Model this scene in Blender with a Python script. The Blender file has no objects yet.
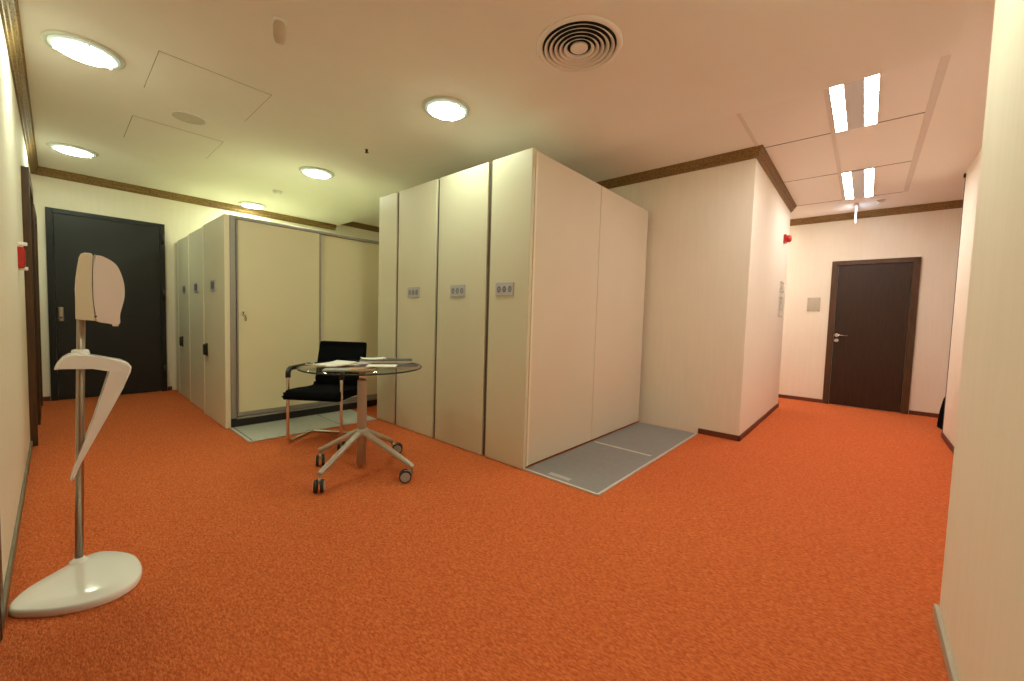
import bpy, bmesh, math, random
from mathutils import Vector, Matrix
random.seed(7)
SC = bpy.context.scene
COL = SC.collection
PI = math.pi

# ------------------------------------------------------------------ materials
def nodes(m):
    m.use_nodes = True
    nt = m.node_tree
    b = next(n for n in nt.nodes if n.type == 'BSDF_PRINCIPLED')
    return nt, b

def srgb(r, g, b):
    f = lambda c: c / 12.92 if c <= .04045 else ((c + .055) / 1.055) ** 2.4
    return (f(r / 255), f(g / 255), f(b / 255), 1)

def mat(name, col, rough=.5, metal=0, var=0.0, scale=20, bump=0.0, bscale=200, stretch=(1, 1, 1), spec=.5, coat=0):
    m = bpy.data.materials.new(name)
    nt, b = nodes(m)
    b.inputs['Roughness'].default_value = rough
    b.inputs['Metallic'].default_value = metal
    b.inputs['Specular IOR Level'].default_value = spec
    b.inputs['Coat Weight'].default_value = coat
    L = nt.links
    tc = nt.nodes.new('ShaderNodeTexCoord')
    mp = nt.nodes.new('ShaderNodeMapping')
    mp.inputs['Scale'].default_value = stretch
    L.new(tc.outputs['Object'], mp.inputs['Vector'])
    nz = nt.nodes.new('ShaderNodeTexNoise')
    nz.inputs['Scale'].default_value = scale
    nz.inputs['Detail'].default_value = 5
    L.new(mp.outputs['Vector'], nz.inputs['Vector'])
    rp = nt.nodes.new('ShaderNodeValToRGB')
    lo = [c * (1 - var) for c in col[:3]] + [1]
    hi = [min(1, c * (1 + var)) for c in col[:3]] + [1]
    rp.color_ramp.elements[0].position = .3
    rp.color_ramp.elements[1].position = .7
    rp.color_ramp.elements[0].color = lo
    rp.color_ramp.elements[1].color = hi
    L.new(nz.outputs['Fac'], rp.inputs['Fac'])
    L.new(rp.outputs['Color'], b.inputs['Base Color'])
    if bump:
        n2 = nt.nodes.new('ShaderNodeTexNoise')
        n2.inputs['Scale'].default_value = bscale
        n2.inputs['Detail'].default_value = 3
        L.new(mp.outputs['Vector'], n2.inputs['Vector'])
        bp = nt.nodes.new('ShaderNodeBump')
        bp.inputs['Strength'].default_value = bump
        bp.inputs['Distance'].default_value = .004
        L.new(n2.outputs['Fac'], bp.inputs['Height'])
        L.new(bp.outputs['Normal'], b.inputs['Normal'])
    return m

def emis(name, col, strength):
    m = bpy.data.materials.new(name)
    nt, b = nodes(m)
    b.inputs['Base Color'].default_value = (.8, .8, .8, 1)
    b.inputs['Emission Color'].default_value = col
    b.inputs['Emission Strength'].default_value = strength
    return m

def clear(name, tint, refl=.1, rough=.02):
    m = bpy.data.materials.new(name)
    m.use_nodes = True
    nt = m.node_tree
    nt.nodes.clear()
    o = nt.nodes.new('ShaderNodeOutputMaterial')
    tr = nt.nodes.new('ShaderNodeBsdfTransparent')
    tr.inputs['Color'].default_value = tint
    gl = nt.nodes.new('ShaderNodeBsdfGlossy')
    gl.inputs['Roughness'].default_value = rough
    fr = nt.nodes.new('ShaderNodeFresnel')
    fr.inputs['IOR'].default_value = 1.5
    mx = nt.nodes.new('ShaderNodeMixShader')
    ge = nt.nodes.new('ShaderNodeNewGeometry')
    iv = nt.nodes.new('ShaderNodeMath'); iv.operation = 'SUBTRACT'; iv.inputs[0].default_value = 1
    nt.links.new(ge.outputs['Backfacing'], iv.inputs[1])
    mu = nt.nodes.new('ShaderNodeMath'); mu.operation = 'MULTIPLY'
    nt.links.new(fr.outputs['Fac'], mu.inputs[0]); nt.links.new(iv.outputs[0], mu.inputs[1])
    nt.links.new(mu.outputs[0], mx.inputs['Fac'])
    nt.links.new(tr.outputs['BSDF'], mx.inputs[1])
    nt.links.new(gl.outputs['BSDF'], mx.inputs[2])
    nt.links.new(mx.outputs['Shader'], o.inputs['Surface'])
    return m

def carpet_mat():
    m = bpy.data.materials.new('orange_carpet')
    nt, b = nodes(m)
    L = nt.links
    b.inputs['Roughness'].default_value = 1
    b.inputs['Specular IOR Level'].default_value = .1
    tc = nt.nodes.new('ShaderNodeTexCoord')
    vo = nt.nodes.new('ShaderNodeTexVoronoi')
    vo.inputs['Scale'].default_value = 210
    mp = nt.nodes.new('ShaderNodeMapping')
    mp.inputs['Rotation'].default_value = (0, 0, .9)
    mp.inputs['Scale'].default_value = (1, .42, 1)
    L.new(tc.outputs['Object'], mp.inputs['Vector'])
    L.new(mp.outputs['Vector'], vo.inputs['Vector'])
    nz = nt.nodes.new('ShaderNodeTexNoise')
    nz.inputs['Scale'].default_value = 130
    nz.inputs['Detail'].default_value = 6
    L.new(mp.outputs['Vector'], nz.inputs['Vector'])
    rp = nt.nodes.new('ShaderNodeValToRGB')
    e = rp.color_ramp.elements
    e[0].position = .28; e[0].color = CARPET[0]
    e[1].position = .72; e[1].color = CARPET[2]
    x = e.new(.5); x.color = CARPET[1]
    sp = nt.nodes.new('ShaderNodeSeparateColor')
    L.new(vo.outputs['Color'], sp.inputs['Color'])
    mx = nt.nodes.new('ShaderNodeMath'); mx.operation = 'MULTIPLY_ADD'
    mx.inputs[1].default_value = .32; mx.inputs[2].default_value = -.16
    L.new(sp.outputs['Red'], mx.inputs[0])
    ad = nt.nodes.new('ShaderNodeMath'); ad.operation = 'ADD'
    L.new(mx.outputs[0], ad.inputs[0]); L.new(nz.outputs['Fac'], ad.inputs[1])
    L.new(ad.outputs[0], rp.inputs['Fac'])
    L.new(rp.outputs['Color'], b.inputs['Base Color'])
    bp = nt.nodes.new('ShaderNodeBump')
    bp.inputs['Strength'].default_value = .6
    bp.inputs['Distance'].default_value = .004
    bp.invert = True
    L.new(vo.outputs['Distance'], bp.inputs['Height'])
    L.new(bp.outputs['Normal'], b.inputs['Normal'])
    return m

def cornice_mat():
    m = bpy.data.materials.new('gilded_cornice')
    nt, b = nodes(m)
    L = nt.links
    b.inputs['Roughness'].default_value = .6
    b.inputs['Metallic'].default_value = .1
    tc = nt.nodes.new('ShaderNodeTexCoord')
    vo = nt.nodes.new('ShaderNodeTexVoronoi')
    vo.inputs['Scale'].default_value = 95
    vo.feature = 'SMOOTH_F1'
    L.new(tc.outputs['Object'], vo.inputs['Vector'])
    rp = nt.nodes.new('ShaderNodeValToRGB')
    rp.color_ramp.elements[0].position = .1; rp.color_ramp.elements[0].color = (.36, .23, .075, 1)
    rp.color_ramp.elements[1].position = .6; rp.color_ramp.elements[1].color = (.17, .095, .03, 1)
    L.new(vo.outputs['Distance'], rp.inputs['Fac'])
    L.new(rp.outputs['Color'], b.inputs['Base Color'])
    bp = nt.nodes.new('ShaderNodeBump')
    bp.inputs['Strength'].default_value = .5; bp.inputs['Distance'].default_value = .006
    bp.invert = True
    L.new(vo.outputs['Distance'], bp.inputs['Height'])
    L.new(bp.outputs['Normal'], b.inputs['Normal'])
    return m

CARPET = [(.46, .095, .029, 1), (.595, .138, .044, 1), (.71, .198, .068, 1)]
M = {}
M['carpet'] = carpet_mat()
M['cornice'] = cornice_mat()
M['wall'] = mat('cream_wallpaper', (.86, .81, .69, 1), .75, var=.018, scale=5, stretch=(6, 6, .5), bump=.12, bscale=60)
M['ceil'] = mat('ceiling_paint', (.90, .89, .85, 1), .9, var=.015, scale=2, bump=.03)
M['tile'] = mat('mineral_ceiling_tile', (.90, .87, .82, 1), .95, var=.02, scale=150, bump=.08, bscale=300)
M['band'] = mat('ceiling_band_metal', (.74, .70, .65, 1), .6, var=.01)
M['gap'] = mat('shadow_gap', (.10, .085, .06, 1), .9)
M['panel_gap'] = mat('panel_joint', (.34, .30, .23, 1), .9)
M['skirt'] = mat('dark_red_skirting', (.13, .032, .014, 1), .5, var=.15, scale=12)
M['skirt_grey'] = mat('grey_skirting', (.20, .17, .11, 1), .45, var=.1)
M['skirt_pale'] = mat('pale_grey_skirting', (.45, .42, .34, 1), .5)
M['wenge'] = mat('wenge_wood', (.034, .0155, .0075, 1), .42, var=.35, scale=7, stretch=(9, 9, .7), bump=.05, bscale=40, spec=.4)
M['wenge_frame'] = mat('wenge_frame_wood', (.078, .036, .015, 1), .4, var=.3, scale=7, stretch=(9, 9, .7), spec=.4)
M['steel_door'] = mat('charcoal_painted_steel', (.022, .0235, .0235, 1), .42, var=.05, scale=3, spec=.35)
M['steel_frame'] = mat('charcoal_frame', (.017, .018, .018, 1), .42, spec=.35)
M['chrome'] = mat('chrome', (.78, .78, .78, 1), .2, 1)
M['brushed'] = mat('brushed_steel', (.50, .46, .41, 1), .32, 1, var=.08, scale=40, stretch=(1, 1, .05))
M['pole'] = mat('satin_steel_pole', (.42, .35, .29, 1), .3, 1)
M['alu'] = mat('anodised_aluminium', (.68, .665, .63, 1), .55, .5, var=.03)
M['alu_dark'] = mat('grey_anodised_aluminium', (.36, .35, .325, 1), .5, .5)
M['beige'] = mat('beige_lacquered_steel', (.66, .63, .48, 1), .42, var=.012, scale=3, spec=.4)
M['beige_edge'] = mat('beige_edge_strip', (.82, .76, .58, 1), .4, spec=.4)
M['beige_side'] = mat('beige_side_sheet', (.68, .615, .49, 1), .48, var=.012, scale=3, spec=.35)
M['slide'] = mat('cream_sliding_door', (.79, .755, .53, 1), .4, var=.012, scale=3, spec=.4)
M['platform'] = mat('grey_platform_sheet', (.245, .252, .255, 1), .45, var=.06, scale=30, bump=.05)
M['platform_light'] = mat('light_grey_platform_sheet', (.50, .53, .49, 1), .4, var=.05, scale=20)
M['black'] = mat('black_plastic', (.012, .012, .012, 1), .4)
M['rubber'] = mat('dark_rubber', (.02, .02, .02, 1), .6)
M['fabric'] = mat('black_fabric', (.004, .004, .005, 1), .95, var=.3, scale=300, bump=.2, bscale=500, spec=.05)
M['grey_plate'] = mat('grey_label_plate', (.46, .45, .47, 1), .4, .1)
M['blue_dark'] = mat('dark_blue_print', (.13, .135, .19, 1), .5)
M['table_grey'] = mat('grey_powder_coat', (.50, .45, .39, 1), .38, .35)
M['wheel_grey'] = mat('grey_caster_cover', (.42, .40, .36, 1), .5)
M['glass'] = clear('table_glass', (.80, .84, .78, 1))
M['glass_edge'] = mat('dark_glass_edge', (.010, .013, .011, 1), .35)
M['acrylic'] = clear('clear_acrylic', (.90, .90, .88, 1))
M['print'] = mat('grey_print', (.62, .58, .52, 1), .6)
M['white_abs'] = mat('white_gloss_plastic', (.90, .895, .87, 1), .18, spec=.5, coat=.3)
M['ivory'] = mat('ivory_plastic', (.80, .74, .56, 1), .35)
M['sensor'] = mat('sensor_plastic', (.62, .50, .38, 1), .5)
M['white_cover'] = mat('pinkish_white_plastic', (.85, .77, .73, 1), .2, coat=.3)
M['red'] = mat('red_plastic', (.47, .018, .011, 1), .35)
M['paper'] = mat('white_paper', (.80, .80, .76, 1), .7)
M['paper_print'] = mat('printed_page', (.30, .31, .30, 1), .6, var=.5, scale=45)
M['tan'] = mat('tan_cover', (.46, .26, .13, 1), .5, var=.25, scale=30)
M['dark_cover'] = mat('charcoal_cover', (.035, .037, .045, 1), .4, var=.4, scale=30)
M['green_grey'] = mat('grey_green_cover', (.10, .12, .10, 1), .5, var=.5, scale=35)
M['leaflet'] = mat('blue_leaflet', (.06, .08, .20, 1), .4, var=.6, scale=60)
M['pinkish'] = mat('pale_pink_cover', (.58, .48, .46, 1), .5, var=.2, scale=30)
M['down_emit'] = emis('downlight_glow', (.88, 1.0, .73, 1), 66)
M['fill_emit_dim'] = emis('fill_glow_half', (.88, 1.0, .73, 1), 30)  # half-strength glow of the added fill downlight
M['tube_emit'] = emis('tube_glow', (1.0, .92, .86, 1), 43)
M['exit_emit'] = emis('exit_glow', (.75, .88, 1.0, 1), 3)
M['down_ring'] = emis('downlight_glass_ring', (.45, .80, .66, 1), .32)
M['down_white'] = mat('downlight_white_ring', (.70, .72, .66, 1), .4)

# ------------------------------------------------------------------ mesh builder
class MB:
    def __init__(s): s.bm = bmesh.new()
    def _add(s, verts, faces, smooth=False):
        vs = [s.bm.verts.new(v) for v in verts]
        out = []
        for f in faces:
            fc = s.bm.faces.new([vs[i] for i in f]); fc.smooth = smooth; out.append(fc)
        return vs, out
    def box(s, x0, x1, y0, y1, z0, z1, bev=0, seg=2, mtx=None):
        V = [(x, y, z) for x in (x0, x1) for y in (y0, y1) for z in (z0, z1)]
        F = [(0, 1, 3, 2), (4, 6, 7, 5), (0, 4, 5, 1), (2, 3, 7, 6), (0, 2, 6, 4), (1, 5, 7, 3)]
        vs, fs = s._add(V, F)
        if bev:
            es = list({e for f in fs for e in f.edges})
            r = bmesh.ops.bevel(s.bm, geom=es, offset=bev, segments=seg, affect='EDGES', profile=.5)
            vs = list({v for f in r['faces'] for v in f.verts} | {v for v in vs if v.is_valid})
        if mtx is not None: bmesh.ops.transform(s.bm, matrix=mtx, verts=vs)
        return s
    def lathe(s, prof, seg=32, mtx=None, closed=False):
        # prof: list of (r, z); axis z
        V = []; F = []
        n = len(prof)
        for r, z in prof:
            for k in range(seg):
                a = 2 * PI * k / seg
                V.append((max(r, 1e-5) * math.cos(a), max(r, 1e-5) * math.sin(a), z))
        for i in range(n - 1 + (1 if closed else 0)):
            j = (i + 1) % n
            for k in range(seg):
                q = (k + 1) % seg
                F.append((i * seg + k, i * seg + q, j * seg + q, j * seg + k))
        if not closed:
            F.append(tuple(range(seg))[::-1]); F.append(tuple((n - 1) * seg + k for k in range(seg)))
        if mtx is not None: V = [mtx @ Vector(v) for v in V]
        vs, fs = s._add(V, F, True)
        for f in fs:
            if len(f.verts) > 4: f.smooth = False
        return s
    def cyl(s, a, b, r, r2=None, seg=20):
        a = Vector(a); b = Vector(b); d = b - a
        m = Matrix.Translation(a) @ d.to_track_quat('Z', 'Y').to_matrix().to_4x4()
        r2 = r if r2 is None else r2
        return s.lathe([(r, 0), (r2, d.length)], seg, m)
    def tube(s, pts, r, seg=12, rad=None, ry=None):
        P = [Vector(p) for p in pts]
        V = []; F = []
        n = len(P)
        t0 = (P[1] - P[0]).normalized()
        nrm = t0.orthogonal().normalized()
        for i, p in enumerate(P):
            if i == 0: t = P[1] - P[0]
            elif i == n - 1: t = P[-1] - P[-2]
            else: t = (P[i + 1] - p).normalized() + (p - P[i - 1]).normalized()
            t.normalize()
            nrm = (nrm - t * nrm.dot(t)).normalized()
            bn = t.cross(nrm)
            rr = rad[i] if rad else r
            for k in range(seg):
                a = 2 * PI * k / seg
                V.append(p + nrm * rr * math.cos(a) + bn * (ry or rr) * math.sin(a))
        for i in range(n - 1):
            for k in range(seg):
                q = (k + 1) % seg
                F.append((i * seg + k, i * seg + q, (i + 1) * seg + q, (i + 1) * seg + k))
        F.append(tuple(range(seg))[::-1]); F.append(tuple((n - 1) * seg + k for k in range(seg)))
        vs, fs = s._add(V, F, True)
        return s
    def prism(s, prof, fn, bev=0, seg=3, smooth=False):
        # prof: 2D points; fn(p, t) -> 3D point for t = 0 / 1
        n = len(prof)
        V = [fn(p, 0) for p in prof] + [fn(p, 1) for p in prof]
        F = [tuple(range(n))[::-1], tuple(range(n, 2 * n))]
        for i in range(n):
            j = (i + 1) % n
            F.append((i, j, n + j, n + i))
        vs, fs = s._add(V, F)
        if smooth:
            for f in fs[2:]: f.smooth = True
        if bev:
            es = list(set(fs[0].edges) | set(fs[1].edges))
            r = bmesh.ops.bevel(s.bm, geom=es, offset=bev, segments=seg, affect='EDGES', profile=.5)
            for f in r['faces']: f.smooth = True
        return s
    def build(s, name, m, parent=None):
        bmesh.ops.recalc_face_normals(s.bm, faces=s.bm.faces[:])
        me = bpy.data.meshes.new(name)
        s.bm.to_mesh(me); s.bm.free()
        me.materials.append(m)
        o = bpy.data.objects.new(name, me)
        COL.objects.link(o)
        if parent is not None: o.parent = parent
        return o

def bez(pts, n=8):
    # rounded polyline: corners given as (point, radius)
    out = []
    for i, (p, r) in enumerate(pts):
        p = Vector(p)
        if r == 0 or i in (0, len(pts) - 1): out.append(p); continue
        a = Vector(pts[i - 1][0]); b = Vector(pts[i + 1][0])
        A = p + (a - p).normalized() * r; B = p + (b - p).normalized() * r
        for k in range(n + 1):
            t = k / n
            out.append(A * (1 - t) ** 2 + p * 2 * t * (1 - t) + B * t * t)
    return out

def smooth2d(pts, n=5):
    out = []; N = len(pts)
    for i in range(N):
        p0, p1, p2, p3 = (Vector(pts[(i + k) % N]) for k in (-1, 0, 1, 2))
        for k in range(n):
            t = k / n
            out.append(.5 * ((2 * p1) + (-p0 + p2) * t + (2 * p0 - 5 * p1 + 4 * p2 - p3) * t * t + (-p0 + 3 * p1 - 3 * p2 + p3) * t ** 3))
    return [(q.x, q.y) for q in out]

def tag(o, label, cat, group=None, kind=None):
    o['label'] = label; o['category'] = cat
    if group: o['group'] = group
    if kind: o['kind'] = kind
    return o
def thing(name, label, cat, loc=(0, 0, 0), rz=0, group=None):
    o = bpy.data.objects.new(name, None)
    o.empty_display_size = .1
    COL.objects.link(o); o.location = loc; o.rotation_euler = (0, 0, rz)
    return tag(o, label, cat, group)
def struct(o, label=None, cat=None):
    o['kind'] = 'structure'
    if label: o['label'] = label; o['category'] = cat
    return o
def dup(root, loc, label, rz=None):
    r = root.copy(); COL.objects.link(r); r.location = loc; r['label'] = label
    if rz is not None: r.rotation_euler = (0, 0, rz)
    for ch in list(root.children):
        c = ch.copy(); COL.objects.link(c); c.parent = r
        for g in list(ch.children):
            d = g.copy(); COL.objects.link(d); d.parent = c
    return r

# ------------------------------------------------------------------ the room
XL, YB = -.156, 7.27          # left wall, back wall
ZC, ZH = 2.73, 2.85           # low / corridor ceiling
XW, YW, XE, XF = 4.47, .88, 6.85, 7.77   # cream wall, corridor wall and its end, far wall
XS, YP, XP = 3.40, -.29, 2.33            # soffit edge, pillar face, pillar end
YR, XR = -.705, 6.40                      # right corridor wall and its end

struct(MB().box(-.4, 8.2, -3.2, 7.6, -.1, 0).build('floor', M['carpet']), 'orange loop pile carpet covering the whole office floor', 'floor')
struct(MB().box(XL - .1, XL, -.6, 7.5, 0, 3).build('wall_left', M['wall']), 'cream papered wall running past the dispenser stand to the steel door', 'wall')
struct(MB().box(XL, XW, YB, YB + .1, 0, 3).build('wall_back', M['wall']), 'cream papered wall holding the dark steel door', 'wall')
w = MB(); w.box(XW, XW + .1, YW, YB, 0, 3)
struct(w.build('wall_middle', M['wall']), 'cream papered wall beside the tall shelving block', 'wall')
struct(MB().box(XW + .1, XE, YW, YW + .1, 0, 3).build('wall_corridor', M['wall']), 'cream papered corridor side wall with the red siren', 'wall')
struct(MB().box(XE - .1, XE, YW + .1, 3, 0, 3).build('wall_recess', M['wall']), 'cream wall turning away behind the corridor corner', 'wall')
struct(MB().box(XF, XF + .1, -3, 3, 0, 3).build('wall_far', M['wall']), 'cream corridor end wall holding the brown wooden door', 'wall')
struct(MB().box(XE, XF, 3, 3.1, 0, 3).build('wall_north', M['wall']))
struct(MB().box(2.8, XR, YR - .1, YR, 0, 3).build('wall_right', M['wall']), 'cream papered right corridor wall ending at a dark edge', 'wall')
struct(MB().box(XR, XF, -3.1, -3, 0, 3).build('wall_south', M['wall']))
struct(MB().box(XR - .1, XR, -3, YR - .1, 0, 3).build('wall_side', M['wall']))
struct(MB().box(XL - .1, XP, -.8, YP, 0, 3, .008).build('wall_near', M['wall']), 'close cream papered wall end at the right of the carpet', 'wall')
struct(MB().box(XP, 2.8, -.8, YR - .02, 0, 3).build('wall_nook', M['wall']))

# ceilings
struct(MB().box(XL, XS, -.29, YB, ZC, 3.0).build('ceiling', M['ceil']), 'lowered painted ceiling with downlights and access panels', 'ceiling')
c = MB()
c.box(XS, XF, -3, YB, ZH, 3.0); c.box(XP - .3, XS, -.8, -.29, ZH, 3.0)
struct(c.build('ceiling_corridor', M['tile']), 'raised corridor ceiling of pale tiles', 'ceiling')
tn = [0]
def trim(mb, m, label=None):
    tn[0] += 1
    o = struct(mb.build('trim_%d' % tn[0], m))
    if label: o['label'] = label; o['category'] = 'trim'
    return o
# bands of the tiled ceiling (running along the corridor) and the butt joints
for y, wd in ((.865, .03), (.31, .03), (-.275, .045)):
    trim(MB().box(XS, 6.9, y - wd / 2, y + wd / 2, ZH - .004, ZH + .002), M['band'])
for x in (4.5, 5.7, 6.9):
    trim(MB().box(x - .005, x + .005, -.25, .84, ZH - .002, ZH + .002), M['gap'])

# cornices: profile depth d from wall / z
CP = [(0, -.092), (.010, -.092), (.014, -.078), (.026, -.070), (.030, -.045), (.046, -.030), (.050, -.012), (.060, -.008), (.060, 0), (0, 0)]
def cornice(a, b, n, z, label=None, ma=0, mb_=0):
    a = Vector((a[0], a[1], 0)); b = Vector((b[0], b[1], 0)); n = Vector((n[0], n[1], 0)); d = (b - a).normalized()
    def fn(p, t):
        q = (a - d * (ma * p[0])) if t == 0 else (b + d * (mb_ * p[0]))
        return q + n * p[0] + Vector((0, 0, z + p[1]))
    return trim(MB().prism(CP, fn), M['cornice'], label)
cornice((XL, -.2), (XL, YB), (1, 0), ZC, 'gilded brown cornice along the left wall', 0, -1)
cornice((XL, YB), (XS - .04, YB), (0, -1), ZC, 'gilded brown cornice above the steel door', -1, 0)
cornice((XS, YB), (XW, YB), (0, -1), ZH, None, 0, -1)
cornice((XW, YB), (XW, YW), (-1, 0), ZH, 'gilded brown cornice above the tall shelving block', -1, 1)
cornice((XW, YW), (XE, YW), (0, -1), ZH, 'gilded brown cornice along the corridor side wall', 1, 1)
cornice((XF, -2.9), (XF, 2.9), (-1, 0), ZH, 'gilded brown cornice above the brown wooden door')

# skirtings
def skirt(side, x0, x1, y0, y1, m='skirt', h=.055):
    return struct(MB().box(x0, x1, y0, y1, 0, h, .002, 1).build('baseboard_' + side, M[m]))
skirt('left', XL, XL + .012, 2.24, 4.985, 'skirt_grey', .05)
skirt('back', XL, -.062, YB - .012, YB)
skirt('back_right', 1.012, 1.06, YB - .012, YB)
skirt('middle', XW - .012, XW, YW - .012, 1.262)
skirt('corridor', XW - .012, XE, YW - .012, YW)
skirt('far_left', XF - .012, XF, .43, 2.9)
skirt('far_right', XF - .012, XF, -2.9, -.52)
skirt('right', 2.85, XR, YR, YR + .012)
skirt('near', -.1, XP + .012, YP, YP + .014, 'skirt_pale', .045)
skirt('near_end', XP, XP + .012, -.7, YP, 'skirt_pale', .045)
trim(MB().box(XR, XR + .010, YR - .012, YR + .004, .0, ZH - .03), M['black'], 'thin dark edge at the end of the right corridor wall')
trim(MB().box(XR - .02, XR + .02, YR - .01, YR + .016, ZH - .06, ZH - .02, .004), M['black'])

# ------------------------------------------------------------------ doors
def root_struct(name, label):
    o = bpy.data.objects.new(name, None); COL.objects.link(o); o['kind'] = 'structure'; o['label'] = label; o['category'] = 'door'
    return o
# door_1: charcoal steel fire door on the back wall
d = root_struct('door_1', 'charcoal painted steel fire door in the back wall')
x0, x1, zt = -.056, 1.006, 2.285
f = MB(); f.box(x0, x0 + .055, YB - .030, YB, 0, zt, .002); f.box(x1 - .055, x1, YB - .030, YB, 0, zt, .002); f.box(x0 + .055, x1 - .055, YB - .030, YB, zt - .055, zt, .002)
f.build('door_frame', M['steel_frame'], d)
MB().box(x0 + .058, x1 - .058, YB - .038, YB - .001, .008, zt - .058, .004).build('door_leaf', M['steel_door'], d)
h = MB().box(.022, .066, YB - .052, YB - .038, .955, 1.125, .01, 3).build('handle_plate', M['brushed'], d)
MB().cyl((.044, YB - .052, 1.08), (.044, YB - .085, 1.08), .009).build('spindle', M['brushed'], h)
MB().cyl((.044, YB - .052, 1.0), (.044, YB - .06, 1.0), .011).build('lock_cylinder', M['black'], h)
for z in (.29, 1.33, 2.08):
    MB().cyl((.985, YB - .050, z - .07), (.985, YB - .050, z + .07), .016, seg=14).build('hinge', M['black'], d)
# door_2: wenge door at the end of the corridor
d = root_struct('door_2', 'dark brown wooden door at the corridor end')
y0, y1, zt = -.515, .428, 2.155
f = MB()
f.box(XF - .030, XF, y0, y0 + .075, 0, zt, .003); f.box(XF - .030, XF, y1 - .075, y1, 0, zt, .003); f.box(XF - .030, XF, y0 + .075, y1 - .075, zt - .065, zt, .003)
f.build('door_frame', M['wenge_frame'], d)
MB().box(XF - .012, XF, y0 + .078, y1 - .078, .006, zt - .068, .002).build('door_leaf', M['wenge'], d)
h = MB().cyl((XF - .012, .315, 1.053), (XF - .024, .315, 1.053), .027, seg=24).build('handle_rose', M['chrome'], d)
MB().tube(bez([((XF - .022, .315, 1.053), 0), ((XF - .065, .315, 1.053), .014), ((XF - .065, .19, 1.048), 0)]), .010).build('lever', M['chrome'], h)
k = MB().cyl((XF - .012, .315, .973), (XF - .020, .315, .973), .026, seg=24).build('keyhole_rose', M['chrome'], d)
MB().box(XF - .0215, XF - .020, .312, .318, .962, .984).build('keyhole', M['black'], k)
# doors along the left wall, seen edge-on: only their proud casings show
def side_door(name, ya, yb, zt, label, proud=.040):
    d = root_struct(name, label)
    p = XL + proud
    f = MB(); f.box(XL, p, ya, ya + .09, 0, zt, .003); f.box(XL, p, yb - .09, yb, 0, zt, .003); f.box(XL, p, ya + .09, yb - .09, zt - .09, zt, .003)
    f.build('door_frame', M['wenge_frame'], d)
    MB().box(XL, XL + .010, ya + .092, yb - .092, .006, zt - .092, .002).build('door_leaf', M['wenge'], d)
    hz = MB().cyl((XL + .008, ya + .15, 1.05), (XL + .016, ya + .15, 1.05), .026).build('handle_rose', M['chrome'], d)
    MB().tube(bez([((XL + .012, ya + .15, 1.05), 0), ((XL + .028, ya + .15, 1.05), .008), ((XL + .028, ya + .26, 1.05), 0)]), .007).build('lever', M['chrome'], hz)
side_door('door_3', 4.99, 5.95, 2.22, 'dark wooden door casing beyond the red call point')
side_door('door_4', 6.12, 7.02, 2.12, 'dark wooden door casing nearest the steel door')
side_door('door_5', 1.30, 2.235, 2.22, 'dark wooden door casing beside the dispenser stand base', .013)

# ------------------------------------------------------------------ ceiling fittings
DLP = MB  # downlight prototype
def make_downlight(loc, label):
    t = thing('downlight', label, 'ceiling light', loc, 0, 'round ceiling downlights')
    R = .182
    MB().lathe([(R, 0), (R, -.006), (R - .008, -.012), (R - .022, -.012), (R - .026, -.004), (R - .026, 0)], 48, None, True).build('outer_ring', M['down_white'], t)
    MB().lathe([(R - .026, -.001), (R - .026, -.014), (R - .034, -.020), (.130, -.020), (.130, -.001)], 48, None, True).build('glass_ring', M['down_ring'], t)
    MB().lathe([(.128, -.004), (.128, -.022), (.118, -.028), (.07, -.033), (0.001, -.034)], 48).build('diffuser', M['down_emit'], t)
    for a in (.6, 2.7, 4.8):
        c, s_ = math.cos(a), math.sin(a)
        MB().box(-.006, .006, -.006, .006, -.030, -.020, .002).build('clip', M['alu'], t).location = (.143 * c, .143 * s_, 0)
    return t
dl = make_downlight((.155, 3.735, ZC), 'large bright downlight nearest the left wall and first access panel')
dup(dl, (.155, 6.15, ZC), 'downlight above the charcoal steel door')
dup(dl, (2.0, 2.49, ZC), 'downlight right in front of the tall shelving block')
dup(dl, (1.98, 4.74, ZC), 'downlight above the chair and sliding doors')
dup(dl, (1.98, 6.98, ZC), 'downlight over the low cabinet against the back cornice')
dup(dl, (1.95, .18, ZC), 'downlight by the close cream wall end, above the frame')
o = dup(dl, (.155, 1.33, ZC), 'added dimmer fill downlight over the near left wall, unseen above the frame')  # extra lamp out of view, added to lift the dispenser and near ceiling
for ch in o.children:
    if ch.name.startswith('diffuser'):
        ch.data = ch.data.copy(); ch.data.materials[0] = M['fill_emit_dim']

def access_panel(x0, x1, y0, y1, label):
    t = thing('ceiling_access_panel', label, 'access panel', ((x0 + x1) / 2, (y0 + y1) / 2, ZC + .001), 0, 'ceiling access panels')
    a, b = (x1 - x0) / 2, (y1 - y0) / 2
    MB().box(-a + .004, a - .004, -b + .004, b - .004, -.004, -.0022).build('panel', M['ceil'], t)
    g = MB()
    g.box(-a, a, -b, -b + .004, -.0022, 0); g.box(-a, a, b - .004, b, -.0012, 0)
    g.box(-a, -a + .004, -b + .004, b - .004, -.0022, 0); g.box(a - .004, a, -b + .004, b - .004, -.0022, 0)
    g.build('gap', M['panel_gap'], t)
    return t
access_panel(.452, 1.08, 3.36, 4.0, 'square ceiling access panel on the camera side of the round speaker')
access_panel(.452, 1.08, 4.64, 5.30, 'square ceiling access panel behind the round speaker')
t = thing('ceiling_speaker', 'round flush ceiling speaker between the two access panels', 'speaker', (.765, 4.31, ZC))
MB().lathe([(.125, 0), (.125, -.004), (.118, -.007), (.108, -.007), (.106, 0)], 40, None, True).build('rim', M['ceil'], t)
MB().lathe([(.106, 0), (.106, -.004), (.001, -.005)], 40).build('grille', mat('speaker_grille', (.62, .58, .50, 1), .7), t)
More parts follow.
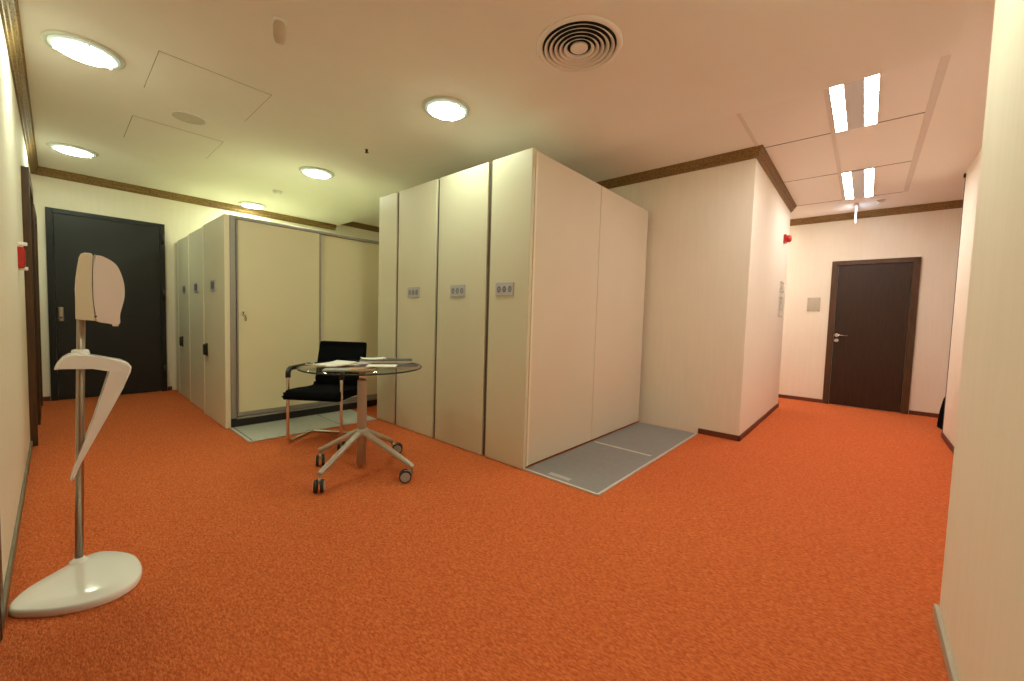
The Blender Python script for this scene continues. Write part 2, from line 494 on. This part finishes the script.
# round air diffuser
t = thing('ceiling_vent', 'round ceiling air vent of concentric rings', 'vent', (2.03, 1.335, ZC))
MB().lathe([(.245, 0), (.240, -.006), (.222, -.012), (.214, -.010), (.209, 0)], 64, None, True).build('rim', M['ceil'], t)
MB().lathe([(.211, -.0005), (.211, -.0015), (.001, -.0015)], 64).build('duct_opening', mat('dark_duct', (.012, .010, .008, 1), .9), t)
for i, r in enumerate((.190, .161, .132, .104, .077)):
    MB().lathe([(r - .010, -.004), (r + .009, -.018), (r + .0105, -.016), (r - .007, -.002)], 64, None, True).build('ring', M['ceil'], t)
MB().lathe([(.050, -.003), (.050, -.012), (.043, -.016), (.001, -.018)], 40).build('centre_disc', M['ceil'], t)
# sprinklers / sensors
t = thing('ceiling_sensor', 'small white sensor stub hanging left of the air vent', 'sensor', (.838, 2.49, ZC))
MB().lathe([(.034, 0), (.034, -.008), (.026, -.012)], 24).build('collar', M['ceil'], t)
MB().lathe([(.026, -.012), (.031, -.03), (.030, -.085), (.022, -.112), (.001, -.116)], 24).build('housing', M['sensor'], t)
t = thing('ceiling_sprinkler', 'small brass sprinkler in front of the downlight above the chair', 'sprinkler', (2.0, 3.68, ZC + .002))
MB().lathe([(.040, 0), (.038, -.005), (.016, -.007)], 24).build('escutcheon', M['ceil'], t)
s = MB(); s.lathe([(.010, -.006), (.008, -.03), (.004, -.034)], 14); s.lathe([(.018, -.036), (.018, -.039), (.002, -.040)], 16); s.cyl((.012, 0, -.008), (.008, 0, -.037), .0025, seg=8); s.cyl((-.012, 0, -.008), (-.008, 0, -.037), .0025, seg=8)
s.build('head', mat('dark_brass', (.10, .05, .02, 1), .4, .8), t)
t = thing('smoke_detector', 'small round smoke detector on ceiling over the low cabinet', 'detector', (1.96, 5.90, ZC))
MB().lathe([(.055, 0), (.055, -.012), (.050, -.016)], 28).build('base', M['down_white'], t)
MB().lathe([(.046, -.016), (.046, -.034), (.032, -.046), (.001, -.048)], 28).build('chamber', M['ceil'], t)
t = thing('smoke_detector', 'small round detector on the corridor ceiling past the last light', 'detector', (7.2, -.05, ZH))
MB().lathe([(.05, 0), (.05, -.012), (.045, -.016)], 28).build('base', M['down_white'], t)
MB().lathe([(.035, -.016), (.035, -.03), (.02, -.04), (.001, -.041)], 28).build('chamber', M['ivory'], t)

# corridor luminaires
def make_corridor_light(loc, label):
    t = thing('corridor_ceiling_light', label, 'ceiling light', loc, 0, 'twin louvred ceiling lights in the corridor')
    L, W = .595, .137
    f = MB(); f.box(-L, L, -W, -W + .006, -.008, 0); f.box(-L, L, W - .006, W, -.008, 0); f.box(-L, -L + .006, -W + .006, W - .006, -.008, 0); f.box(L - .006, L, -W + .006, W - .006, -.008, 0)
    f.build('frame', M['alu'], t)
    MB().box(-L + .006, L - .006, -.056, .056, -.010, 0, .003).build('centre_plate', mat('perforated_plate', (.70, .74, .77, 1), .5), t)
    for s in (-1, 1):
        a, b = (.058, W - .007) if s > 0 else (-W + .007, -.058)
        ln = MB().box(-L + .007, L - .007, a, b, -.004, -.001).build('lamp', M['tube_emit'], t)
        for k in range(1, 8): MB().box(-L + k * L / 4 - .003, -L + k * L / 4 + .003, a, b, -.016, -.0042).build('louvre', M['alu'], ln)
    return t
cl = make_corridor_light((3.90, .158, ZH), 'twin strip ceiling light half hidden by the lowered ceiling')
dup(cl, (6.30, .158, ZH), 'twin strip ceiling light nearer the brown wooden door')
dup(cl, (7.3, 2.0, ZH), 'added twin strip fill light, unseen round the corridor corner', PI / 2)  # extra fixture out of sight, added to brighten the far wall
t = thing('emergency_light', 'edge-lit emergency sign plate hanging from the corridor ceiling', 'emergency light', (7.35, .19, ZH))
MB().box(-.16, .16, -.022, .022, -.03, 0, .004).build('housing', M['alu'], t)
MB().box(-.14, .14, -.006, .006, -.205, -.03, .002).build('sign_plate', M['exit_emit'], t)

# ------------------------------------------------------------------ tall shelving block (right)
XB0, XB1, ZT = 2.32, 4.40, 2.40
PZ = .016
def platform(name, x0, x1, y0, y1, m, label, edges, seams, plates=()):
    t = thing(name, label, 'platform', ((x0 + x1) / 2, (y0 + y1) / 2, 0))
    cx, cy = (x0 + x1) / 2, (y0 + y1) / 2
    MB().box(x0 - cx, x1 - cx, y0 - cy, y1 - cy, 0, .010).build('sheet', m, t)
    for e in edges:
        MB().box(e[0] - cx, e[1] - cx, e[2] - cy, e[3] - cy, .0, .0125, .001, 1).build('edge_strip', M['alu'], t)
    for e in seams:
        MB().box(e[0] - cx, e[1] - cx, e[2] - cy, e[3] - cy, .010, .0115).build('joint_strip', e[4], t)
    return t
platform('shelving_platform', 2.345, 4.40, 1.265, 1.885, M['platform'], 'dark grey floor platform in front of the tall shelving block',
         [(2.335, 4.42, 1.250, 1.267), (2.330, 2.347, 1.267, 1.885), (4.40, 4.425, 1.267, 1.885)],
         [(3.335, 3.365, 1.315, 1.86, M['alu']), (2.385, 2.43, 1.52, 1.70, M['grey_plate'])])
platform('cabinet_platform', 1.108, 2.30, 3.97, 4.555, M['platform_light'], 'pale grey floor platform in front of the sliding doors',
         [(1.098, 2.30, 3.955, 3.972), (1.090, 1.110, 3.972, 4.555)],
         [(1.905, 1.915, 3.98, 4.55, M['platform']), (1.118, 1.124, 3.98, 4.55, M['black'])])

def plate_on_face(parent, x, y, z, rings=True, w=.19, h=.105):
    p = MB().box(x - .008, x, y - w / 2, y + w / 2, z - h / 2, z + h / 2, .003, 2).build('number_plate', M['grey_plate'], parent)
    g = MB()
    if rings:
        for k in (-1, 0, 1):
            mt = Matrix.Translation((x - .008, y - k * w * .30, z)) @ Matrix.Rotation(PI / 2, 4, 'Y') @ Matrix.Diagonal((1, .78, 1, 1))
            g.lathe([(.024, -.0012), (.024, .001), (.014, .001), (.014, -.0012)], 24, mt, True)
            g.lathe([(.007, -.0012), (.006, .0012)], 12, mt)
    else:
        g.box(x - .0092, x - .007, y - w * .40, y + w * .40, z - h * .28, z + h * .34)
    g.build('display_mark', M['blue_dark'], p)
    return p

def shelving_unit(y0, y1, label, plate_y=None, side=False):
    t = thing('shelving_unit', label, 'shelving unit', (0, 0, 0), 0, 'tall mobile shelving units')
    z0 = .004
    MB().box(XB0, XB0 + .035, y0, y1, z0, ZT, .006, 3).build('end_panel', M['beige'], t)
    MB().box(XB0 + .038, XB1, y0 + .014, y1 - .014, .018, ZT - .012, .003, 1).build('carcass', M['beige_side'], t)
    if side:
        for xa, xb in ((XB0 + .040, 3.336), (3.341, XB1 + .0)):
            MB().box(xa, xb, y0 + .004, y0 + .014, .020, ZT - .006, .003, 2).build('back_sheet', M['beige_side'], t)
        MB().box(XB0 + .040, XB0 + .062, y0 - .002, y0 + .006, .020, ZT - .004, .002, 1).build('corner_strip', M['beige_edge'], t)
    if not side: MB().box(XB0 + .016, XB0 + .034, y0 - .034, y0, .012, ZT - .006, .003, 1).build('gap_shade', M['gap'], t)  # dark filler strip standing in for the shade between units
    if plate_y is not None: plate_on_face(t, XB0, plate_y, 1.377)
    return t
shelving_unit(1.888, 2.300, 'tall beige shelving unit nearest the grey platform, with long blank side', 2.127, True)
shelving_unit(2.340, 2.965, 'wide beige shelving unit second from the grey platform', 2.68)
shelving_unit(3.003, 3.615, 'wide beige shelving unit behind the table edge, third from the grey platform', 3.332)
shelving_unit(3.655, 3.990, 'narrow blank beige shelving unit farthest from the grey platform', None)

# ------------------------------------------------------------------ low cabinet block (left)
XA0, XA1, ZL = 1.062, 3.30, 2.05
def low_unit(y0, y1, label, plate_y=None, handle_y=None, XA0=1.062):
    t = thing('mobile_cabinet', label, 'cabinet', (0, 0, 0), 0, 'low mobile cabinets by the steel door')
    MB().box(XA0, XA0 + .03, y0 + .004, y1 - .041, .004, ZL, .005, 2).build('end_panel', M['beige'], t)
    MB().box(XA0 + .031, XA1, y0 + .010, y1 - .010, .02, ZL - .01).build('carcass', M['slide'], t)
    MB().box(XA0 - .003, XA0 + .03, y1 - .040, y1 - .001, .004, ZL - .004, .003, 2).build('edge_strip', M['beige_edge'], t)
    if plate_y: plate_on_face(t, XA0, plate_y, 1.395, False, .17, .115)
    if handle_y:
        h = MB().box(XA0 - .012, XA0, handle_y - .035, handle_y + .035, .655, .79, .010, 3).build('rotary_handle', M['black'], t)
        MB().box(XA0 - .034, XA0 - .011, handle_y - .026, handle_y + .026, .665, .78, .022, 4).build('grip', M['black'], h)
        MB().box(XA0 - .006, XA0, handle_y - .012, handle_y + .012, .56, .645, .002, 1).build('lock_plate', M['alu'], h)
    return t
low_unit(6.96, 7.255, 'narrow beige cabinet squeezed against the steel door wall', XA0=1.105)
low_unit(6.225, 6.955, 'beige mobile cabinet with a black handle, second from the steel door', 6.53, 6.68, 1.092)
low_unit(5.42, 6.22, 'beige mobile cabinet without a handle, between two cabinets with handles', 5.80, None, 1.078)
# the front unit with sliding doors
YF = 4.57
t = thing('sliding_door_cabinet', 'low cream cabinet with two aluminium framed sliding doors', 'cabinet', (0, 0, 0))
MB().box(XA0 - .003, XA0 + .03, 5.373, 5.414, .004, ZL - .004, .003, 2).build('edge_strip', M['beige_edge'], t)
MB().box(XA0, XA0 + .042, YF + .004, 5.372, .004, ZL, .005, 2).build('end_panel', M['beige'], t)
MB().box(XA0 - .0005, XA0 + .042, YF - .002, YF + .0035, .004, ZL, .002, 1).build('edge_strip', M['beige_edge'], t)
MB().box(XA0 + .043, XA1, YF + .03, 5.405, .09, ZL - .01).build('carcass', M['slide'], t)
plate_on_face(t, XA0, 4.98, 1.392, False, .17, .115)
h = MB().box(XA0 - .012, XA0, 5.225, 5.295, .655, .79, .010, 3).build('rotary_handle', M['black'], t)
MB().box(XA0 - .034, XA0 - .011, 5.234, 5.286, .665, .78, .022, 4).build('grip', M['black'], h)
MB().box(XA0 - .006, XA0, 5.25, 5.27, .56, .655, .002, 1).build('lock_plate', M['alu'], h)
fr = MB()
fr.box(1.104, 1.150, YF - .012, YF + .03, .095, ZL, .003, 1)
fr.box(1.150, XA1, YF - .012, YF + .03, ZL - .032, ZL, .003, 1)
fr.box(1.150, XA1, YF - .014, YF + .03, .084, .104, .002, 1)
fr.box(XA1 - .045, XA1, YF - .012, YF + .03, .104, ZL - .032, .003, 1)
fr.build('door_track_frame', M['alu_dark'], t)
def slide(xa, xb, y, lock):
    p = MB().box(xa, xb, y, y + .014, .112, ZL - .034, .001, 1).build('sliding_door', M['slide'], t)
    s = MB(); s.box(xa, xa + .014, y - .006, y + .014, .112, ZL - .036, .001, 1); s.box(xb - .02, xb, y - .006, y + .014, .112, ZL - .036, .001, 1)
    s.box(xa + .014, xb - .02, y - .006, y + .014, .112, .150, .001, 1)
    s.build('door_profile', M['alu_dark'], p)
    if lock:
        MB().cyl((1.21, y, 1.125), (1.21, y - .010, 1.125), .019).build('lock', M['chrome'], p)
        k = MB(); k.box(1.2085, 1.2115, y - .032, y - .008, 1.112, 1.138, .001, 1); k.lathe([(.024, -.002), (.024, .002), (.017, .002), (.017, -.002)], 20, Matrix.Translation((1.222, y - .03, 1.072)) @ Matrix.Rotation(PI / 2, 4, 'Y'), True)
        k.cyl((1.211, y - .028, 1.115), (1.214, y - .030, 1.094), .002, seg=8)
        k.build('key', mat('dull_key_metal', (.22, .18, .12, 1), .4, .8), p)
slide(1.156, 1.955, YF - .006, True)
slide(1.94, 3.25, YF + .012, False)
MB().box(1.104, XA1, YF - .008, YF + .30, .012, .083, .002, 1).build('plinth', M['black'], t)

# ------------------------------------------------------------------ round glass table
TC = Vector((1.495, 2.78, 0)); TZ = .765; TR = .43
t = thing('glass_table', 'round glass table on a grey five-star base with casters', 'table', TC)
MB().lathe([(TR - .004, TZ - .010), (TR - .004, TZ), (.001, TZ)], 72).build('glass_top', M['glass'], t)
MB().lathe([(TR - .0035, TZ - .011), (TR, TZ - .009), (TR, TZ - .001), (TR - .0035, TZ + .0005)], 72, None, True).build('rim', M['glass_edge'], t)
MB().lathe([(.034, .022), (.034, .655), (.031, .662)], 32).build('column', M['table_grey'], t)
MB().lathe([(.0235, .662), (.0235, .728)], 28).build('lift_tube', M['chrome'], t)
MB().lathe([(.085, .728), (.085, .738), (.075, TZ - .011), (.02, TZ - .0105)], 32).build('top_flange', M['table_grey'], t)
MB().lathe([(.040, .240), (.046, .248), (.046, .290), (.040, .298)], 32).build('hub', M['table_grey'], t)
WH = [(1.092, 2.565), (1.574, 2.325), (1.861, 2.868), (1.55, 3.215), (1.294, 3.020)]
CD = [(-.5, -.85), (-.83, .55), (.8, -.6), (.5, .8), (-.39, -.92)]
for (wx, wy), cdv in zip(WH, CD):
    w = Vector((wx - TC.x, wy - TC.y, 0))
    cd = Vector((*cdv, 0)).normalized(); e = w - cd * .045; sd = Vector((-cd.y, cd.x, 0)); ca = math.atan2(cd.y, cd.x)
    dirv = e.normalized()
    lg = MB().tube([dirv * .03 + Vector((0, 0, .272)), dirv * .05 + Vector((0, 0, .262)), e - dirv * .02 + Vector((0, 0, .116)), e + Vector((0, 0, .108)), e + dirv * .012 + Vector((0, 0, .104))], .02, 16, [.023, .023, .019, .018, .010]).build('leg', M['table_grey'], t)
    st = MB(); st.cyl((e.x, e.y, .104), (e.x, e.y, .070), .009, seg=12)
    mt = Matrix.Translation((w.x, w.y, .042)) @ Matrix.Rotation(ca, 4, 'Z')
    st.box(-.048, .010, -.007, .007, .012, .040, .005, 2, mt)
    st.build('caster_stem', M['table_grey'], lg)
    wh = MB(); hc = MB()
    for q in (-1, 1):
        p0 = Vector((w.x, w.y, .042)) + sd * (q * .010); p1 = Vector((w.x, w.y, .042)) + sd * (q * .029)
        MB_ = MB().cyl(p0, p1, .042, .040, 28).build('wheel', M['rubber'], lg)
        MB().cyl(p1 - sd * q * .001, p1 + sd * (q * .003), .034, .031, 28).build('wheel_cover', M['wheel_grey'], lg)

# things on the table
def sheet(name, label, cat, x, y, w, h, rz, th, m, m2=None, grp=None, z=TZ + .001, curl=0):
    t = thing(name, label, cat, (x, y, z), rz, grp)
    b = MB()
    if curl:
        nx = 8
        V = []; F = []
        for i in range(nx + 1):
            u = -w / 2 + w * i / nx; zz = curl * abs(2 * i / nx - 1) ** 3
            for y_ in (-h / 2, h / 2):
                V += [(u, y_, zz), (u, y_, zz + th)]
        for i in range(nx):
            a = i * 4; c_ = a + 4
            F += [(a, a + 2, c_ + 2, c_), (a + 1, c_ + 1, c_ + 3, a + 3), (a, c_, c_ + 1, a + 1), (a + 2, a + 3, c_ + 3, c_ + 2)]
        F += [(0, 1, 3, 2), (nx * 4, nx * 4 + 2, nx * 4 + 3, nx * 4 + 1)]
        b._add(V, F)
    else:
        b.box(-w / 2, w / 2, -h / 2, h / 2, 0, th)
    b.build('pages', m, t)
    if m2:
        MB().box(-w / 2 - .002, w / 2 + .002, -h / 2 - .002, h / 2 + .002, th, th + .002).build('cover', m2, t)
    return t
G = 'papers on the glass table'
sheet('magazine', 'printed grey magazine at the front left of the glass top', 'magazine', 1.265, 2.66, .19, .13, -.6, .005, M['paper'], M['paper_print'], G)
sheet('magazine', 'open white printed paper at the left of the table top', 'magazine', 1.315, 2.885, .29, .19, .35, .008, M['paper'], None, G, TZ + .0095, .010)
sheet('booklet', 'tan booklet at the front edge of the table', 'booklet', 1.40, 2.605, .17, .12, -.5, .006, M['paper'], M['tan'], G)
sheet('booklet', 'small pink and blue printed booklet in the middle of the table', 'booklet', 1.505, 2.865, .17, .11, .3, .010, M['paper'], M['pinkish'], G)
sheet('booklet', 'narrow dark blue leaflet beside the pink booklet', 'leaflet', 1.545, 2.755, .13, .07, -.9, .004, M['paper'], M['leaflet'], G)
sheet('book', 'thick charcoal book under the dark magazine at right of table', 'book', 1.70, 2.545, .20, .15, -.75, .016, M['pinkish'], M['dark_cover'], G)
sheet('paper', 'plain white sheet at the front of the table, before the dark books', 'paper', 1.525, 2.56, .20, .13, -.70, .004, M['paper'], None, G, TZ + .0205)
sheet('magazine', 'grey green magazine at the back of the table', 'magazine', 1.735, 2.975, .27, .19, -.55, .016, M['paper'], M['green_grey'], G)
sheet('magazine', 'dark magazine lying at the right rear of the table', 'magazine', 1.765, 2.74, .22, .16, -.6, .014, M['paper'], M['dark_cover'], G, TZ + .0205)
sheet('paper', 'white folded sheet on top of the grey green magazine', 'paper', 1.72, 3.02, .19, .13, -.4, .003, M['paper'], None, G, TZ + .0205, .006)

# ------------------------------------------------------------------ chair (local: faces -y, x across)
t = thing('visitor_chair', 'black fabric cantilever chair with chrome frame behind the glass table', 'chair', (1.465, 3.54, 0), -math.atan2(.80, .60))
W = .2415; ZA = .655
fr = MB()
pts = []
for s in (-1, 1):
    pass
path = [((-W, .34, ZA), 0), ((-W, 0, ZA), .06), ((-W, .0, .014), .06), ((-W, .36, .014), .05), ((W, .36, .014), .05), ((W, .0, .014), .06), ((W, 0, ZA), .06), ((W, .34, ZA), 0)]
path = [(Vector(p), r) for p, r in path]
fr.tube(bez(path), .0125, 14)
fr.cyl((-W, .34, ZA), (-W + .02, .46, ZA + .01), .0125); fr.cyl((W, .34, ZA), (W - .02, .46, ZA + .01), .0125)
fr.build('frame', M['chrome'], t)
for s in (-1, 1):
    MB().tube(bez([((s * W, .003, ZA - .075), 0), ((s * W, .003, ZA + .004), .05), ((s * W, .32, ZA + .006), 0)]), .021, 14, ry=.019).build('armrest', M['black'], t)
    MB().cyl((s * (W - .03), .06, .425), (s * W, .015, .425), .009).build('seat_bracket', M['chrome'], t)
# seat: upholstered shell, waterfall front
SP = [(-.078, .405), (-.086, .432), (-.070, .458), (-.03, .474), (.12, .472), (.30, .458), (.40, .462), (.44, .49), (.455, .46), (.43, .412), (.36, .392), (.15, .398), (0, .395)]
SP = smooth2d(SP, 4)
SW = .24
MB().prism(SP, lambda p, k: (-SW + 2 * SW * k, p[0], p[1]), .022, 4, True).build('seat', M['fabric'], t)
BP = [(.405, .47), (.425, .58), (.450, .72), (.480, .85), (.492, .872), (.508, .872), (.516, .85), (.492, .72), (.468, .58), (.452, .47)]
BP = smooth2d(BP, 4)
MB().prism(BP, lambda p, k: ((-1 + 2 * k) * (.238 - .02 * max(0, p[1] - .47)), p[0], p[1]), .016, 4, True).build('backrest', M['fabric'], t)

# ------------------------------------------------------------------ hygiene dispenser stand
SY = 2.52
t = thing('dispenser_stand', 'white hand sanitiser dispenser stand on a steel pole by the left wall', 'dispenser stand', (.045, SY, 0))
OX, OY = .045, SY
base = [(-.138, 2.315), (-.130, 2.36), (-.09, 2.432), (.004, 2.52), (.043, 2.556), (.112, 2.569), (.173, 2.507), (.215, 2.419), (.226, 2.305), (.211, 2.219), (.176, 2.165), (.117, 2.138), (.038, 2.148), (-.036, 2.188), (-.096, 2.241), (-.128, 2.279)]
base = [(x - OX, y - OY) for x, y in smooth2d(base, 5)]
bm_ = MB()
n = len(base); cx = sum(p[0] for p in base) / n; cy = sum(p[1] for p in base) / n
rings = [(.985, 0), (1.0, .006), (1.0, .022), (.985, .029), (.955, .032), (.6, .037), (.25, .040)]
V = []; F = []
for sc_, z in rings:
    for p in base: V.append((cx + (p[0] - cx) * sc_, cy + (p[1] - cy) * sc_, z))
for i in range(len(rings) - 1):
    for k in range(n): F.append((i * n + k, i * n + (k + 1) % n, (i + 1) * n + (k + 1) % n, (i + 1) * n + k))
F.append(tuple(range(n))[::-1]); F.append(tuple((len(rings) - 1) * n + k for k in range(n)))
bm_._add(V, F, True)
b = bm_.build('base', M['white_abs'], t)
MB().lathe([(.030, .028), (.030, .040), (.020, .046), (.016, .052)], 24).build('pole_socket', M['white_abs'], b)
# pole, leaning slightly
MB().cyl((0, 0, .03), (.032, .02, 1.30), .0135, seg=20).build('pole', M['pole'], t)
def prof(pts, sm=None):
    return [(x - OX, z) for x, z in (smooth2d(pts, sm) if sm else pts)]
# dispenser: back housing and front cover
back = [(0.0741, 1.365), (0.0847, 1.3708), (0.1039, 1.371), (0.108, 1.3636), (0.1063, 1.317), (0.1036, 1.2423), (0.1047, 1.1801), (0.1117, 1.0863), (0.0563, 1.0916), (0.0571, 1.1774), (0.0567, 1.2201), (0.0597, 1.269), (0.0657, 1.3183), (0.071, 1.3555)]
cov = [(0.1145, 1.3645), (0.13, 1.3645), (0.143, 1.3600), (0.1652, 1.3461), (0.1809, 1.3289), (0.192, 1.3013), (0.2008, 1.2634), (0.2042, 1.2249), (0.2022, 1.1857), (0.1942, 1.1463), (0.1890, 1.1220), (0.1872, 1.1006), (0.1876, 1.0811), (0.183, 1.0700), (0.1697, 1.0711), (0.1606, 1.0743), (0.116, 1.0833), (0.1126, 1.1179), (0.1072, 1.1802), (0.1075, 1.2737), (0.1113, 1.3548)]
D = .058
dp = MB().prism(prof(back), lambda p, k: (p[0], (-D + 2 * D * k) + .0, p[1]), .004, 3, False).build('dispenser_housing', M['ivory'], t)
cv = MB().prism(prof(cov, 3), lambda p, k: (p[0], (-D + 2 * D * k) * (1.0 - max(0, p[0] + OX - .12) * 1.5), p[1]), .006, 4, True).build('dispenser_cover', M['white_cover'], t)
MB().cyl((.176 - OX, 0, 1.074), (.176 - OX, 0, 1.062), .012, .009).build('nozzle', M['white_abs'], cv)
MB().cyl((.113 - OX, -D - .0005, 1.105), (.113 - OX, -D + .004, 1.105), .004, seg=12).build('screw_hole', M['black'], dp)
# drip arm shaped like a 7
arm = [(-.009, .884), (.000, .908), (.016, .932), (.032, .944), (.052, .948), (.12, .932), (.190, .912), (.212, .898), (.222, .880), (.219, .856), (.195, .79), (.14, .66), (.06, .475), (.040, .408), (.030, .398), (.026, .409), (.033, .438), (.050, .500), (.10, .66), (.162, .872), (.10, .880), (.04, .884)]
aD = .045
def armfn(p, k):
    z = p[1]
    wdt = aD if z > .84 else aD * (.35 + .65 * (z - .398) / .442)
    return (p[0], (-1 + 2 * k) * wdt - .004, z)
MB().prism(prof(arm), armfn, .008, 3, False).build('drip_arm', M['white_abs'], t)
MB().lathe([(.030, .940), (.026, .958), (.018, .962)], 24, Matrix.Translation((.022, .014, 0))).build('arm_collar', M['white_abs'], t)

# ------------------------------------------------------------------ wall fittings
t = thing('call_point', 'red fire alarm call point on the left wall', 'fire alarm', (XL - .002, 4.22, 1.455))
MB().box(0, .028, -.05, .05, -.068, .068, .006, 3).build('body', M['red'], t)
MB().box(.028, .033, -.04, .04, -.05, .05, .002, 2).build('break_glass', M['red'], t)
for z in (-.068, .095):
    MB().box(0.0, .042, .05, .075, z - .012, z + .012, .005, 2).build('clip', M['white_abs'], t)
MB().box(.030, .038, .052, .062, -.06, .09, .003, 1).build('cover_bar', M['acrylic'], t)
t = thing('siren', 'red fire alarm siren high on the corridor side wall', 'fire alarm', (6.42, YW + .002, 2.315))
mt = Matrix.Rotation(PI / 2, 4, 'X')
MB().box(-.055, .055, -.035, 0, -.055, .055, .008, 3).build('base', M['red'], t)
MB().lathe([(.048, .035), (.048, .060), (.036, .085), (.001, .09)], 28, mt).build('sounder', M['red'], t)
def door_sign(label, loc, w, h, axis):
    t = thing('door_sign', label, 'sign', loc, 0 if axis == 'y' else PI / 2, 'clear acrylic wall signs')
    MB().box(-w / 2, w / 2, -.022, -.017, -h / 2, h / 2, .001, 1).build('plate', M['acrylic'], t)
    g = MB()
    for k in range(4): g.box(-w * .33, w * (.1 + .05 * (k % 2)), -.0230, -.0222, h * (.25 - .15 * k) - .004, h * (.25 - .15 * k) + .004)
    g.build('print', M['print'], t)
    for sx in (-1, 1):
        for sz in (-1, 1):
            MB().cyl((sx * (w / 2 - .018), 0, sz * (h / 2 - .018)), (sx * (w / 2 - .018), -.027, sz * (h / 2 - .018)), .008, seg=12).build('standoff', M['brushed'], t)
    return t
door_sign('clear acrylic sign on standoffs left of the brown wooden door', (XF, .62, 1.51), .165, .215, 'x').rotation_euler = (0, 0, -PI / 2)
door_sign('upper clear sign seen edge-on below the red siren', (6.42, YW, 1.68), .20, .15, 'y')
door_sign('lower clear sign seen edge-on below the red siren', (6.42, YW, 1.42), .20, .28, 'y')

# bag on the floor past the right wall end
t = thing('bag', 'black bag standing on carpet past the right corridor wall', 'bag', (6.86, -.84, 0), .2)
BG = [(-.15, .0), (-.165, .05), (-.15, .22), (-.11, .36), (-.05, .42), (.05, .42), (.11, .36), (.15, .22), (.165, .05), (.15, 0)]
MB().prism(BG, lambda p, k: (p[0], (-.10 + .20 * k) * (1 - .6 * p[1]), p[1]), .02, 3, True).build('body', M['fabric'], t)
MB().tube(bez([((-.05, 0, .41), 0), ((-.045, 0, .50), .03), ((.045, 0, .50), .03), ((.05, 0, .41), 0)]), .010).build('strap', M['black'], t)

# ------------------------------------------------------------------ world, camera, view
wd = bpy.data.worlds.new('world'); SC.world = wd; wd.use_nodes = True
wd.node_tree.nodes['Background'].inputs['Color'].default_value = (.05, .045, .04, 1)
wd.node_tree.nodes['Background'].inputs['Strength'].default_value = .2
yaw, pit, rol, fpx = .850342729, -.0544488948, .0305354632, 401.06
fw = Vector((math.sin(yaw) * math.cos(pit), math.cos(yaw) * math.cos(pit), math.sin(pit)))
r0 = Vector((math.cos(yaw), -math.sin(yaw), 0)); u0 = r0.cross(fw)
rr = r0 * math.cos(rol) + u0 * math.sin(rol); uu = -r0 * math.sin(rol) + u0 * math.cos(rol)
cam = bpy.data.cameras.new('camera'); co = bpy.data.objects.new('camera', cam); COL.objects.link(co)
m3 = Matrix((rr, uu, -fw)).transposed()
co.matrix_world = Matrix.Translation((0, 0, 1.15)) @ m3.to_4x4()
cam.sensor_width = 36; cam.lens = fpx * 36 / 1024; cam.clip_start = .02
SC.camera = co
SC.view_settings.view_transform = 'Standard'
SC.view_settings.look = 'None'
SC.view_settings.exposure = .07
SC.view_settings.gamma = 1
SC.view_settings.use_curve_mapping = False
SC.cycles.max_bounces = 12
SC.cycles.diffuse_bounces = 8
SC.cycles.glossy_bounces = 4
SC.cycles.caustics_reflective = False
SC.cycles.caustics_refractive = False
SC.cycles.sample_clamp_indirect = 6
